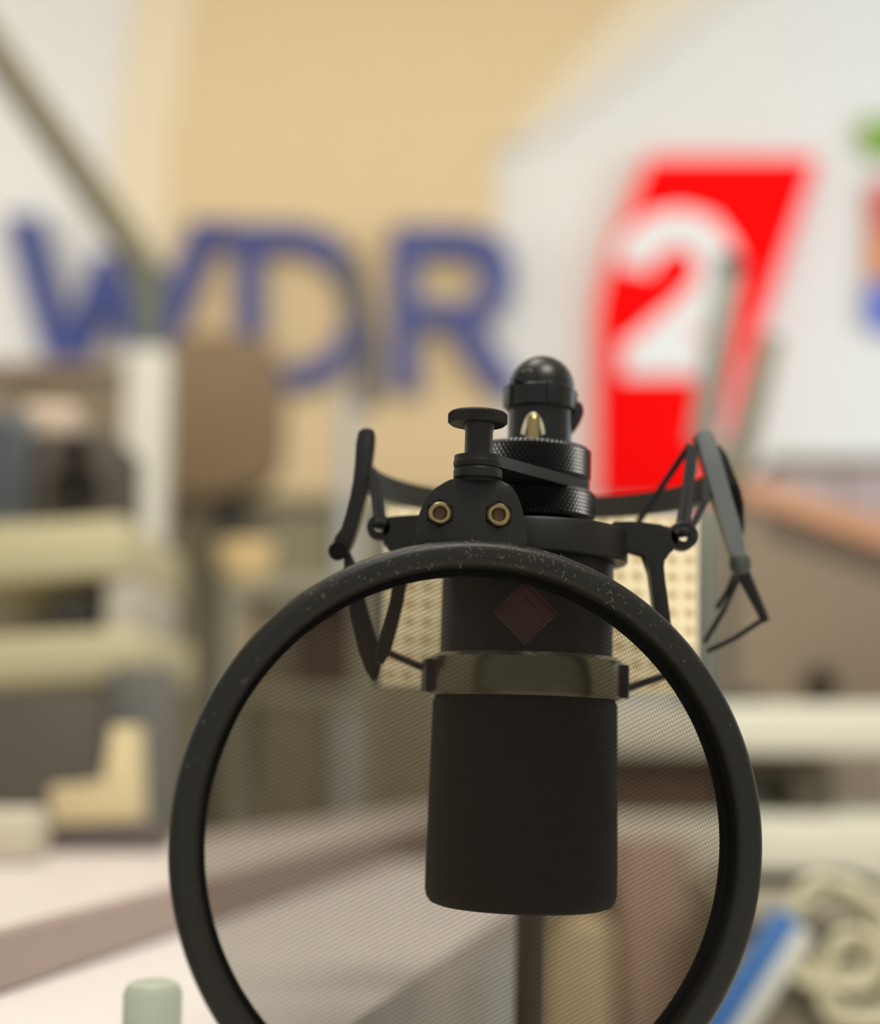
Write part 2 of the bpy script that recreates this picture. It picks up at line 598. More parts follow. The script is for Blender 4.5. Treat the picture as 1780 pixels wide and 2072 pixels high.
dm = MB().prism(smooth_loop(rigloop([(1036, 774), (1042, 762), (1068, 744), (1090, 760), (1090, 778)], -8), 2), -10, 2, 0.6).build('shoulder', M_BLACK2, stand)
kv = P(1170, 838, 0)
MB().prism(smooth_loop(rigloop([(1155, 826), (1170, 812), (1180, 830), (1176, 850), (1164, 870), (1155, 880)], 4), 2), 1, 7, 0.5).build('lever', M_BLACK2, stand)
# arched window with a brass pin
wa = [(1052, 884), (1056, 864), (1064, 842), (1078, 832), (1092, 842), (1100, 862), (1104, 884)]
MB().prism(smooth_loop(rigloop(wa, -11), 1), -11.6, -9, 0.3).build('window_rim', M_STEEL, sleeve, label='cream metal arch')
wb = [(1062, 886), (1065, 862), (1071, 845), (1079, 840), (1087, 845), (1093, 862), (1096, 886)]
MB().prism(smooth_loop(rigloop(wb, -12), 1), -12.0, -10.5, 0.2).build('window_slot', M_DARK, sleeve)
bp = P(1079, 866, -12)
bt = P(1079, 836, -12)
pin = MB().lathe([(0, 99.4), (2.3, 99.4), (2.3, bt.z - 2.5), (2.0, bt.z - 1.2), (1.2, bt.z - .3), (0, bt.z)], 28, Matrix.Translation((bp.x, -11.2, 0))).build('locking_pin', M_BRASS, sleeve, label='brass pin')

# ================================================================== POP FILTER
RY = -52.0
pc = P(959, 1700, RY)
pt = P(959, 1096, RY)
RO = (pt - pc).length
pop = rig_thing('pop_filter', 'round black pop filter with dusty rim and see-through mesh in front of the microphone', 'pop filter', (pc.x, RY, pc.z))
YAW = Matrix.Translation((pc.x, RY, pc.z)) @ Matrix.Rotation(R(11), 4, 'Z') @ Matrix.Rotation(R(-90), 4, 'X')
# in this frame the lathe axis points from back to front ... z+ = away from the camera
ringprof = []
for r_, z_ in rrect(RO - 8.4, -6, RO, 6, 3.2, 6):
    ringprof.append((r_, z_))
rim = MB().lathe(ringprof, 200, YAW, closed=True).build('rim', M_RUBBER, pop, label='dusty black rubber rim')
MB().lathe([(RO - 10.4, 1.0), (RO - 8.0, 1.0), (RO - 8.0, 5.6), (RO - 10.0, 5.6), (RO - 10.4, 5.2)], 200, YAW, closed=True).build('inner_ring', M_DARK, pop)
MB().lathe([(0.02, 3.4), (RO * .3, 3.4), (RO * .6, 3.4), (RO - 10.2, 3.4)], 120, YAW).build('mesh_screen', M_FAB, pop, label='fine see-through nylon mesh')
# bracket plate
plate = [(836, 1112), (840, 1075), (850, 1030), (872, 995), (905, 973), (925, 968), (1000, 968), (1030, 978), (1050, 1008), (1062, 1055), (1068, 1112), (1030, 1130), (955, 1136), (880, 1130)]
brk = MB().prism(smooth_loop(rigloop(plate, RY - 2), 2), RY - 3.0, RY + 3.0, 0.9, 3).build('bracket_plate', M_RUBBER, pop)
for bx, by in ((890, 1037), (1009, 1040)):
    c = P(bx, by, RY - 5)
    MM = Matrix.Translation((c.x, RY - 3.0, c.z)) @ RX90
    MB().lathe([(0, 0.2), (4.4, 0.2), (4.35, -0.6), (0, -0.6)], 6, MM @ Matrix.Rotation(R(30), 4, 'Z')).build('hex_recess', M_DARK, brk)
    MB().lathe([(1.9, -0.6), (1.9, 1.0), (2.3, 1.5), (3.0, 1.5), (3.5, 0.9), (3.5, -0.6)], 40, MM).build('socket_bolt', M_BRASS, brk, label='brass-toned socket bolt')
    MB().lathe([(0, 0.35), (1.95, 0.35), (1.95, -0.5), (0, -0.5)], 6, MM).build('hex_socket', mat('dark_brass', (70, 52, 30), 0.45, 0.6), brk)
# pivot stack
pv = P(967, 945, RY)
zt = P(967, 918, RY - 6).z
zb = P(967, 970, RY - 6).z
Tm = Matrix.Translation((pv.x, RY, 0))
h = zt - zb
st = MB().lathe([(0, zb), (5.6, zb), (5.6, zb + h * .12), (7.3, zb + h * .14), (7.5, zb + h * .18), (7.5, zb + h * .46), (7.3, zb + h * .5), (6.6, zb + h * .5), (6.6, zb + h * .6),
                 (7.4, zb + h * .6), (7.6, zb + h * .66), (7.6, zt - 1.6), (6.6, zt - .4), (4.6, zt), (0, zt)], 64, Tm).build('pivot', M_BLACK, pop)
zk = P(967, 858, RY).z
MB().lathe([(0, zt - .2), (4.7, zt - .2), (4.7, zt + .4), (4.3, zt + .8), (4.3, zk - 2.5), (4.7, zk - 1.2), (4.9, zk), (0, zk)], 48, Tm).build('screw_stem', M_BLACK2, pop)
zk2 = P(967, 836, RY).z
kb = MB()
nk = 60
prof2 = [(0.01, zk - .3), (8.4, zk - .3), (9.2, zk + .4), (9.2, zk2 - .6), (8.6, zk2), (0.01, zk2)]
rows = []
for k in range(nk * 2):
    a = math.pi * k / nk
    d = -0.35 if k % 2 else 0
    rows.append([kb.bm.verts.new((pv.x - 0.5 + (r_ + (d if r_ > 9 else 0)) * math.cos(a), RY + (r_ + (d if r_ > 9 else 0)) * math.sin(a), z_)) for r_, z_ in prof2])
for k in range(nk * 2):
    A, B = rows[k], rows[(k + 1) % (nk * 2)]
    for i in range(len(prof2) - 1):
        kb.bm.faces.new((A[i], B[i], B[i + 1], A[i + 1]))
kb.build('thumbscrew', M_BLACK, pop)
# link arm between the pivot and the nut stack
za = zb + h * .62
aw = MB()
top = []
ends = [(pv.x, RY, 7.4, za + 3.2), (0.0, 0.0, 20.3, 87.8)]
dx, dy = ends[1][0] - ends[0][0], ends[1][1] - ends[0][1]
base = math.atan2(dy, dx)
loop = []
for (cx, cy, rr, zz), s in ((ends[1], 0), (ends[0], 180)):
    for k in range(17):
        a = base + R(s - 90 + 180 * k / 16)
        loop.append((cx + rr * math.cos(a), cy + rr * math.sin(a), zz))
A = [aw.bm.verts.new(p) for p in loop]
B = [aw.bm.verts.new((p[0], p[1], p[2] - 3.6)) for p in loop]
aw.bm.faces.new(A)
aw.bm.faces.new(B[::-1])
for i in range(len(A)):
    j = (i + 1) % len(A)
    aw.bm.faces.new((A[j], A[i], B[i], B[j]))
aw.build('link_arm', M_BLACK, pop)
# lint on the top of the rim
lint = MB()
rv = YAW
for k in range(170):
    a = R(random.gauss(-92, 28))
    r_ = RO - random.uniform(0.4, 7.8)
    zz = -6 - 0.05
    edge = min(RO - r_, r_ - (RO - 8.4))
    if edge < 3.2:
        zz = -6 + 3.2 - math.sqrt(max(0, 3.2 ** 2 - (3.2 - edge) ** 2)) - 0.05
    c = YAW @ Vector((r_ * math.cos(a), r_ * math.sin(a), zz))
    L = random.uniform(0.15, 1.1) * (1 if random.random() < .5 else .4)
    t = random.uniform(0, math.pi)
    d1 = Vector((math.cos(t), 0, math.sin(t))) * L
    d2 = Vector((math.cos(t + 1), 0, math.sin(t + 1))) * L
    lint.tube([c - d1, c + Vector((0, -.15, 0)), c + d2], 0.042, 3)
lint.build('lint', M_LINT, rim, kind='stuff')

# ================================================================== PERFORATED PANEL behind the microphone
PY = 96.0
pa, pb = P(770, 1385, PY), P(1412, 1048, PY)
px0, px1, pz0, pz1 = pa.x, pb.x, pa.z, pb.z
pan = rig_thing('perforated_panel', 'cream perforated panel with grey side posts behind the microphone', 'panel', ((px0 + px1) / 2, PY, pz0))
pm = MB()
pitch = 7.0
nx, nz = int((px1 - px0) / pitch), int((pz1 - pz0) / pitch)
cw, chh = (px1 - px0) / nx, (pz1 - pz0) / nz
for i in range(nx):
    for j in range(nz):
        cx, cz = px0 + (i + .5) * cw, pz0 + (j + .5) * chh
        sq, oc = [], []
        for k in range(8):
            a = R(45 * k)
            m_ = max(abs(math.cos(a)), abs(math.sin(a)))
            sq.append((cx + math.cos(a) / m_ * cw / 2, cz + math.sin(a) / m_ * chh / 2))
            oc.append((cx + 2.1 * math.cos(a), cz + 2.1 * math.sin(a)))
        V = [pm.bm.verts.new((p[0], PY, p[1])) for p in sq]
        U = [pm.bm.verts.new((p[0], PY, p[1])) for p in oc]
        Z = [pm.bm.verts.new((p[0], PY + 1.6, p[1])) for p in oc]
        for k in range(8):
            l = (k + 1) % 8
            pm.bm.faces.new((V[k], V[l], U[l], U[k]))
            pm.bm.faces.new((U[k], U[l], Z[l], Z[k]))
pm.build('perforated_sheet', mat('cream_enamel', (255, 238, 198), 0.6, 0, 0.03), pan)
MB().box(((px0 + px1) / 2, PY + 3.2, (pz0 + pz1) / 2), (px1 - px0, 3, pz1 - pz0)).build('backing', mat('tan_felt', (255, 232, 190), 0.9, 0, 0.1), pan)
M_POST = mat('grey_green_post', (108, 110, 98), 0.5, 0, 0.06)
for xx, wdt in ((px1 + 4, 8.0), (px0 - 2, 4.0)):
    MB().box((xx, PY + 3, (pz0 + pz1) / 2 + 1), (wdt, 6, pz1 - pz0 + 4), None, 0.6).build('side_post', M_POST, pan)
pxm = pend.x + (ptop.x - pend.x) * .6
MB().box((0, PY + 11, (pz0 + pz1) / 2), (20, 13.2, 14), None, 1).build('clamp', M_BLACK, pan)

# ================================================================== DESK UNDER THE STAND (below the frame)
M_DESK = mat('white_laminate', (222, 218, 212), 0.5, 0, 0.02)
M_LEGM = mat('grey_steel_leg', (120, 120, 118), 0.4, 0.6)


def desk(name, label, x0, x1, y0, y1, zt, th, m, legs=True):
    t = thing(name, label, 'desk', ((x0 + x1) / 2, (y0 + y1) / 2, 0))
    MB().box(((x0 + x1) / 2, (y0 + y1) / 2, zt - th / 2), (x1 - x0, y1 - y0, th), None, .003).build('tabletop', m, t)
    if legs:
        for x in (x0 + .06, x1 - .06):
            for y in (y0 + .06, y1 - .06):
                MB().box((x, y, (zt - th) / 2), (.05, .05, zt - th)).build('leg', M_LEGM, t)
    return t


desk('studio_desk', 'pale desk under the microphone stand', -.16, .35, .12, .735, .745, .03, M_DESK)
# ================================================================== BACKGROUND
YW = WALL_Y
# beige board behind the letters; its colour stands in for warm wall light
M_BEIGE = mat('beige_light_tone', (222, 197, 154), 0.95, 0, 0.05, 20)
ap = thing('warm_light_board', 'beige board with paler strips imitating warm light fading on the wall behind the blue letters', 'wall light tone', at(660, 1010, YW - .015))
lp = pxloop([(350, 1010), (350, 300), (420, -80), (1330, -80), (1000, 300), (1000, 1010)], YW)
MB().prism(lp, YW - .03, YW, .002).build('panel', M_BEIGE, ap)  # stand-in board, coloured as the warm light on the wall
M_BE2 = mat('pale_beige_light_tone', (228, 212, 182), .95, 0, .04, 20)
M_BE3 = mat('cream_light_tone', (227, 219, 204), .95, 0, .04, 20)  # strip tints imitate the warm light fading to white
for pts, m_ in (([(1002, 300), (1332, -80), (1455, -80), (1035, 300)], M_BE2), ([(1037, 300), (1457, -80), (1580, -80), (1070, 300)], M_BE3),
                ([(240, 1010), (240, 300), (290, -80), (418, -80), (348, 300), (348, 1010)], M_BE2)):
    MB().prism(pxloop(pts, YW), YW - .029, YW, .001).build('light_fade_strip', m_, ap, label='paler beige strip imitating the fading warm light')

M_BLUE = mat('blue_letter', (52, 64, 126), 0.5, 0, 0.04)
Y0, Y1 = YW - .075, YW - .03


def ray_loop(c, pts, n=64):
    """n points on a polygon seen from c, so that two loops can be bridged"""
    out = []
    for k in range(n):
        a = 2 * math.pi * k / n
        d = (math.cos(a), math.sin(a))
        best = 1e9
        for i in range(len(pts)):
            (x1, y1), (x2, y2) = pts[i], pts[(i + 1) % len(pts)]
            ex, ey = x2 - x1, y2 - y1
            den = d[0] * ey - d[1] * ex
            if abs(den) < 1e-12:
                continue
            t = ((x1 - c[0]) * ey - (y1 - c[1]) * ex) / den
            s = ((x1 - c[0]) * d[1] - (y1 - c[1]) * d[0]) / den
            if t > 0 and -1e-6 <= s <= 1 + 1e-6:
                best = min(best, t)
        out.append((c[0] + d[0] * best, c[1] + d[1] * best))
    return out


# W
wl = pxloop([(14, 440), (82, 440), (138, 668), (196, 515), (238, 515), (302, 668), (384, 468), (384, 450), (470, 450), (470, 480), (440, 485), (322, 795), (286, 795), (217, 612), (152, 795), (114, 795)], YW - .05)
o = MB().prism(wl, YW - .07, YW - .001, 0).build('wall_letter', M_BLUE)
tag(o, 'large blue letter W at the left of the row on the wall', 'letter', 'blue letters on the back wall')
# D
do = [(478, 458), (610, 458), (680, 480), (730, 540), (748, 625), (730, 710), (680, 768), (610, 790), (478, 790)]
di = [(535, 512), (600, 512), (655, 535), (690, 590), (698, 630), (688, 680), (650, 725), (600, 742), (535, 742)]
b = MB().frame(pxloop(ray_loop((610, 625), do), YW - .05), pxloop(ray_loop((610, 625), di), YW - .05), Y0, Y1)
b.prism(pxloop([(440, 458), (482, 458), (482, 505), (440, 498)], YW - .05), Y0, Y1)
o = b.build('wall_letter', M_BLUE)
tag(o, 'large blue letter D between the W and the R on the wall', 'letter', 'blue letters on the back wall')
# R
ro = [(790, 462), (950, 462), (1010, 485), (1038, 530), (1038, 590), (1005, 640), (950, 662), (790, 662)]
ri = [(848, 524), (935, 524), (964, 540), (972, 570), (964, 602), (935, 614), (848, 614)]
b = MB().frame(pxloop(ray_loop((905, 570), ro), YW - .05), pxloop(ray_loop((905, 570), ri), YW - .05), Y0, Y1)
b.prism(pxloop([(790, 661), (850, 661), (850, 795), (790, 795)], YW - .05), Y0, Y1)
b.prism(pxloop([(900, 661), (975, 655), (1060, 795), (985, 795)], YW - .05), Y0, Y1)
o = b.build('wall_letter', M_BLUE)
tag(o, 'large blue letter R nearest the red sign on the wall', 'letter', 'blue letters on the back wall')

# red sign with white 2
M_RED = mat('red_acrylic', (255, 0, 0), 0.8, 0, 0.0, spec=0.1)
M_WHITE = mat('white_acrylic', (232, 232, 230), 0.5, 0, 0.02)
so = thing('number_sign', 'red slanted sign with a white number 2 on the wall', 'sign', at(1330, 990, YW - .03))
MB().prism(pxloop([(1308, 325), (1650, 325), (1432, 960), (1416, 1015), (1208, 1015), (1208, 620), (1232, 520)], YW - .03), YW - .06, YW, .004).build('sign_board', M_RED, so)


def stroke(b, pts, wd, Y, y0, y1):
    pts = [Vector((p[0], p[1])) for p in pts]
    Ls, Rs = [], []
    for i, p in enumerate(pts):
        t = (pts[min(i + 1, len(pts) - 1)] - pts[max(i - 1, 0)]).normalized()
        nn = Vector((-t.y, t.x)) * wd / 2
        Ls.append(p + nn)
        Rs.append(p - nn)
    A = pxloop([(q.x, q.y) for q in Ls], Y)
    B = pxloop([(q.x, q.y) for q in Rs], Y)
    for i in range(len(A) - 1):
        b.prism([A[i], A[i + 1], B[i + 1], B[i]], y0, y1)


b = MB()
arc = [(1282, 545), (1290, 505), (1325, 475), (1375, 465), (1420, 478), (1446, 515), (1448, 560), (1428, 605), (1390, 645), (1340, 685), (1300, 722)]
stroke(b, arc, 76, YW - .06, YW - .075, YW - .055)
stroke(b, [(1258, 728), (1470, 728)], 68, YW - .06, YW - .0745, YW - .0555)
b.build('number', M_WHITE, so, label='white number 2')

# multicoloured emblem at the right edge
em = thing('colour_emblem', 'multicoloured emblem on the wall at the right edge', 'sign', at(1800, 660, YW - .02))
for nm, col, x0, y0, x1, y1 in (('green_piece', (120, 165, 0), 1748, 245, 1850, 315), ('red_piece', (205, 60, 45), 1768, 370, 1850, 478), ('orange_piece', (215, 130, 60), 1765, 480, 1850, 572), ('blue_piece', (70, 105, 205), 1758, 576, 1850, 668)):
    v0, v1 = at(x0, y1, YW - .02), at(x1, y0, YW - .02)
    MB().prism(rrect(v0.x, v0.z, v1.x, v1.z, .018), YW - .04, YW, .004).build(nm, mat('emblem_' + nm, col, .5, 0, .02), em, label=nm.split('_')[0] + ' piece')


def pbox(b, x0, y0, x1, y1, Y, dep, bev=.004, roll=0.0):
    """box whose front face fills a photo rectangle at depth Y"""
    v0, v1 = at(x0, y1, Y), at(x1, y0, Y)
    c = (v0 + v1) / 2
    return b.box((c.x, Y + dep / 2, c.z), (v1.x - v0.x, dep, v1.z - v0.z), Matrix.Rotation(R(roll), 3, 'Y') if roll else None, bev)


def simple(name, label, cat, m, x0, y0, x1, y1, Y, dep, bev=.006, roll=0.0, group=None):
    o = pbox(MB(), x0, y0, x1, y1, Y, dep, bev, roll).build(name, m)
    return tag(o, label, cat, group)


# ---- grey boom arm and pale post at the left
M_OLIVE = mat('olive_grey_tube', (128, 122, 100), 0.5, 0, .05)
M_PALE = mat('pale_grey_post', (196, 193, 178), 0.45, 0, .05)
ba = thing('boom_arm', 'grey boom arm rising to the upper left from a pale upright post', 'boom arm', Vector((at(302, 1380, 1.85).x, 1.85, 0)))
v0 = at(302, 712, 1.85)
v1 = Vector((v0.x + .004, 1.85, .02))
MB().bar(v0, v1, .052, .05, .004).build('post', M_PALE, ba, label='pale upright post')
j0 = at(298, 545, 1.85)
MB().tube([v0, (v0 + j0) / 2, j0], [.016, .021, .027], 16).build('joint', mat('dark_green_grey', (96, 98, 84), .5, 0, .05), ba)
MB().tube([j0, at(-60, 30, 1.7)], .022, 16).build('arm', M_OLIVE, ba)
MB().box((v1.x, 1.85, .012), (.2, .2, .024), None, .004).build('foot', mat('dark_foot', (64, 62, 60), .6), ba)


def on_z(px, py, z):
    """world point at height z seen at a photo position"""
    a = at(px, py, 1.0)
    t = (z - EYE) / (a.z - EYE)
    return Vector((0, 0, EYE)) + (a - Vector((0, 0, EYE))) * t


def floor_box(b, x0, y0, x1, Y, dep, z0=0.0, bev=.006):
    """box standing on height z0 whose front face spans x0..x1 and reaches up to y0"""
    v0, v1 = at(x0, y0, Y), at(x1, y0, Y)
    return b.box(((v0.x + v1.x) / 2, Y + dep / 2, (v0.z + z0) / 2), (v1.x - v0.x, dep, v0.z - z0), None, bev)


def floor_thing(name, label, cat, x0, y0, x1, Y, dep, z0=0.0):
    v0, v1 = at(x0, y0, Y), at(x1, y0, Y)
    return thing(name, label, cat, ((v0.x + v1.x) / 2, Y + dep / 2, z0))


# ---- brown office chair in front of the wall
M_CHAIR = mat('brown_upholstery', (122, 102, 76), .85, 0, .1, 60)
M_CHDARK = mat('dark_chair_frame', (52, 48, 44), .5)
c0 = at(462, 850, 2.45)
ch = thing('office_chair', 'brown high-backed office chair below the blue letters', 'chair', (c0.x, 2.25, 0))
lo = smooth_loop(pxloop([(340, 720), (352, 695), (440, 684), (535, 690), (566, 715), (574, 790), (576, 905), (562, 960), (530, 995), (420, 1012), (352, 1005), (340, 985)], 2.45), 1)
MB().prism(lo, 2.41, 2.49, .01).build('backrest', M_CHAIR, ch)
MB().box((c0.x, 2.23, .47), (.34, .38, .07), None, .02).build('seat', M_CHAIR, ch)
MB().bar((c0.x, 2.5, at(462, 900, 2.45).z), (c0.x, 2.5, .43), .05, .02).build('back_bracket', M_CHDARK, ch)
MB().box((c0.x, 2.35, .425), (.05, .32, .02)).build('seat_bracket', M_CHDARK, ch)
MB().tube([(c0.x, 2.25, .43), (c0.x, 2.25, .07)], .028, 16).build('column', M_CHDARK, ch)
for k in range(5):
    a = R(72 * k + 20)
    lg = MB().bar((c0.x, 2.25, .09), (c0.x + .26 * math.cos(a), 2.25 + .26 * math.sin(a), .06), .04, .03, .004).build('leg', M_CHDARK, ch)
    MB().lathe([(0, -.012), (.028, -.012), (.028, .012), (0, .012)], 16, Matrix.Translation((c0.x + .26 * math.cos(a), 2.25 + .26 * math.sin(a), .029)) @ RX90).build('castor', M_DARK, lg)

# ---- khaki cabinet across the middle
M_KHAKI = mat('khaki_laminate', (158, 150, 122), .7, 0, .06, 8)
M_KHAKI2 = mat('dull_olive_laminate', (138, 130, 104), .7, 0, .06, 8)
kc = floor_thing('storage_cabinet', 'khaki storage cabinet standing behind the pop filter', 'cabinet', 335, 1000, 905, 2.75, .4)
floor_box(MB(), 335, 1015, 905, 2.75, .4).build('body', M_KHAKI, kc)
v0, v1 = at(330, 1000, 2.73), at(910, 1020, 2.73)
MB().box(((v0.x + v1.x) / 2, 2.94, (v0.z + v1.z) / 2), (v1.x - v0.x, .44, v0.z - v1.z), None, .004).build('top_board', M_KHAKI, kc)
for i, (x0, x1) in enumerate(((345, 615), (625, 895))):
    d = pbox(MB(), x0, 1030, x1, 1700, 2.735, .015, .003).build('door', M_KHAKI2, kc)
    p = at(600 if i == 0 else 640, 1300, 2.72)
    MB().box(p, (.012, .02, .12), None, .003).build('handle', M_LEGM, d)

# ---- side table with round tan bowl, book and box in front of the cabinet
M_TAN = mat('tan_ceramic', (226, 196, 142), .45, 0, .06, 20)
tb_z = at(450, 1170, 1.78).z
st_ = thing('side_table', 'narrow green-grey side table holding a tan bowl, left of the pop filter', 'table', (at(600, 1170, 1.85).x, 1.85, 0))
M_GG = mat('green_grey_paint', (140, 136, 114), .6, 0, .05)
v0, v1 = at(452, 1168, 1.78), at(762, 1168, 1.78)
MB().box(((v0.x + v1.x) / 2, 1.85, tb_z - .012), (v1.x - v0.x, .14, .024), None, .003).build('tabletop', M_GG, st_)
for x in (v0.x + .015, v1.x - .015):
    for y in (1.795, 1.905):
        MB().box((x, y, (tb_z - .024) / 2), (.025, .025, tb_z - .024)).build('leg', M_GG, st_)
sh_z = at(450, 1392, 1.78).z
MB().box(((v0.x + v1.x) / 2, 1.85, sh_z - .01), (v1.x - v0.x - .002, .14, .02), None, .003).build('shelf', M_GG, st_)
bw = at(497, 1168, 1.85)
rb = .055
o = MB().lathe([(0, 0), (.02, 0), (.024, .006), (.034, .024), (.037, .052), (.035, .052), (.031, .025), (.02, .009), (0, .008)], 32, Matrix.Translation((bw.x, 1.85, tb_z))).build('bowl', M_TAN)
tag(o, 'round tan bowl on the green-grey side table', 'bowl')
o = MB().box((at(500, 1300, 1.85).x, 1.85, sh_z + .06), (.035, .08, .12), None, .004).build('upright_box', mat('dusty_pink_card', (176, 150, 118), .8, 0, .05))
tag(o, 'dusty pink box on the lower shelf of the side table', 'box')

v0, v1 = at(600, 1200, 1.8), at(735, 1200, 1.8)
o = MB().box(((v0.x + v1.x) / 2, 1.85, (sh_z + v0.z) / 2), (v1.x - v0.x, .09, v0.z - sh_z), None, .004).build('storage_box', mat('dark_brown_card', (74, 58, 46), .8, 0, .08))
tag(o, 'dark brown box on the lower shelf of the side table, seen through the mesh', 'box')

# ---- pale grey pole between chair and microphone
gp = thing('floor_stand', 'thin pale grey floor stand under the letter D', 'stand', (at(706, 790, 2.62).x, 2.62, 0))
vt = at(706, 790, 2.62)
MB().tube([vt, (vt.x, 2.62, .02)], .017, 16).build('pole', mat('pale_blue_grey', (176, 177, 176), .5), gp)
MB().tube([vt + Vector((.03, 0, -.03)), at(750, 720, 2.62), at(700, 520, 2.62)], .024, 14).build('upper_arm', mat('dark_grey_arm', (76, 74, 78), .5), gp, label='dark grey upper arm')
MB().lathe([(0, 0), (.075, 0), (.075, .012), (.02, .03), (0, .03)], 32, Matrix.Translation((vt.x, 2.62, 0))).build('base', M_LEGM, gp)

# ---- left: two-tier khaki shelf with gear
SH = 1.35
M_SAND = mat('sand_laminate', (186, 176, 138), .6, 0, .05, 8)
sx0, sx1 = at(-90, 1300, SH).x, at(262, 1300, SH).x
def zat(px, py, Y):
    return at(px, py, Y).z
su = thing('shelf_unit', 'sand-coloured two-tier shelf unit at the left edge', 'shelf', ((sx0 + sx1) / 2, SH + .15, 0))
ry = Matrix.Rotation(R(-3.5), 3, 'Y')
for nm, y0, y1, x1p in (('upper_board', 1055, 1172, 258), ('lower_board', 1280, 1385, 285)):
    v0, v1 = at(-90, y1, SH), at(x1p, y0, SH)
    MB().box(((v0.x + v1.x) / 2, SH + .15, (v0.z + v1.z) / 2), (v1.x - v0.x, .3, v1.z - v0.z), ry, .004).build(nm, M_SAND, su)
v0, v1 = at(-90, 1290, SH + .2), at(240, 1165, SH + .2)
MB().box(((v0.x + v1.x) / 2, SH + .24, (v0.z + v1.z) / 2), (v1.x - v0.x, .02, v1.z - v0.z + .02)).build('back_panel', M_KHAKI2, su)
v0, v1 = at(205, 1278, SH), at(256, 1160, SH)
MB().box(((v0.x + v1.x) / 2, SH + .14, (v0.z + v1.z) / 2), (v1.x - v0.x, .26, v1.z - v0.z), None, .003).build('upright', mat('pale_upright', (186, 178, 160), .6), su)
zl = zat(100, 1385, SH)
for xx in (sx0 + .02, sx1 - .02):
    for yy in (SH + .06, SH + .27):
        MB().box((xx, yy, zl / 2 + .003), (.03, .03, zl)).build('leg', M_CHDARK, su)
o = simple('equipment_box', 'small dark equipment box in the slot of the sand-coloured shelf', 'box', mat('dark_olive_box', (50, 48, 38), .6), 92, 1208, 192, 1262, SH + .02, .15)

# ---- things behind and above the shelf
M_SPK = mat('dark_brown_cabinet', (72, 64, 52), .7, 0, .1, 30)
ztop = zat(100, 1062, SH + .2)
def speaker_cab(x0, y0, x1, Y, z0):
    t = floor_thing('loudspeaker', 'dark brown loudspeaker on the upper board of the sand-coloured shelf', 'speaker', x0, y0, x1, Y, .14, z0)
    floor_box(MB(), x0, y0, x1, Y, .14, z0).build('cabinet', M_SPK, t)
    v0, v1 = at(x0, y0, Y), at(x1, y0, Y)
    cx, hh, wd = (v0.x + v1.x) / 2, v0.z - z0, v1.x - v0.x
    for nm, r_, zz in (('woofer', wd * .34, z0 + hh * .36), ('tweeter', wd * .16, z0 + hh * .8)):
        MB().lathe([(0, -.006), (r_ * .3, -.004), (r_ * .85, .008), (r_ * .9, -.006), (r_, -.006), (r_, .01), (0, .01)], 32, Matrix.Translation((cx, Y - .002, zz)) @ Matrix.Rotation(R(-90), 4, 'X')).build(nm, M_DARK, t)
    return t
zs = zat(150, 1050, SH + .06)
speaker_cab(85, 872, 232, SH + .05, zs - .004)
o = MB().box((at(115, 840, SH + .12).x, SH + .12, zat(115, 872, SH + .05) + .018), (.052, .09, .034), Matrix.Rotation(R(6), 3, 'Z'), .006).build('paper_box', mat('pale_pink_card', (196, 176, 156), .8, 0, .05))
tag(o, 'pale pinkish paper box lying on top of the dark brown loudspeaker', 'box')
o = floor_box(MB(), -80, 830, 62, SH + .06, .05, zs - .008)
mo = floor_thing('monitor', 'blue-grey monitor at the left edge beside the dark brown loudspeaker', 'monitor', -80, 830, 62, SH + .06, .05, zs - .008)
o.build('housing', mat('blue_grey_plastic', (96, 100, 100), .5, 0, .05), mo)
pbox(MB(), -76, 850, 50, 1030, SH + .055, .006, .001).build('screen', mat('dark_screen', (70, 72, 74), .25), mo)
# brown rack behind the speaker
rk = floor_thing('brown_cabinet', 'tall brown cabinet behind the dark brown loudspeaker', 'cabinet', -160, 735, 262, 2.6, .35)
floor_box(MB(), -160, 745, 262, 2.6, .35).build('body', mat('mid_brown_laminate', (122, 106, 84), .7, 0, .08, 10), rk)
v0, v1 = at(-160, 735, 2.59), at(262, 750, 2.59)
MB().box(((v0.x + v1.x) / 2, 2.775, (v0.z + v1.z) / 2), (v1.x - v0.x, .39, v0.z - v1.z + .004), None, .003).build('top_board', mat('brown_top', (150, 128, 100), .6), rk)
for x0, x1 in ((-150, 46), (58, 252)):
    pbox(MB(), x0, 765, x1, 1400, 2.588, .012, .003).build('door', mat('mid_brown_laminate', (122, 106, 84)), rk)

# ---- white desk receding at the lower left
ZD = .82
A0, A1 = on_z(-120, 1907, ZD), on_z(1040, 1618, ZD)
B0, B1 = on_z(-120, 1752, ZD), on_z(1040, 1612, ZD)
dk = thing('white_desk', 'long white desk with a pinkish front edge at the lower left', 'desk', ((A0.x + A1.x) / 2, (A0.y + A1.y) / 2, 0))


def slab(pts, z0, z1, shrink=0):
    b = MB()
    a = [b.bm.verts.new((p.x, p.y, z1)) for p in pts]
    c = [b.bm.verts.new((p.x, p.y, z0)) for p in pts]
    b.bm.faces.new(a)
    b.bm.faces.new(c[::-1])
    for i in range(len(a)):
        j = (i + 1) % len(a)
        b.bm.faces.new((a[j], a[i], c[i], c[j]))
    return b


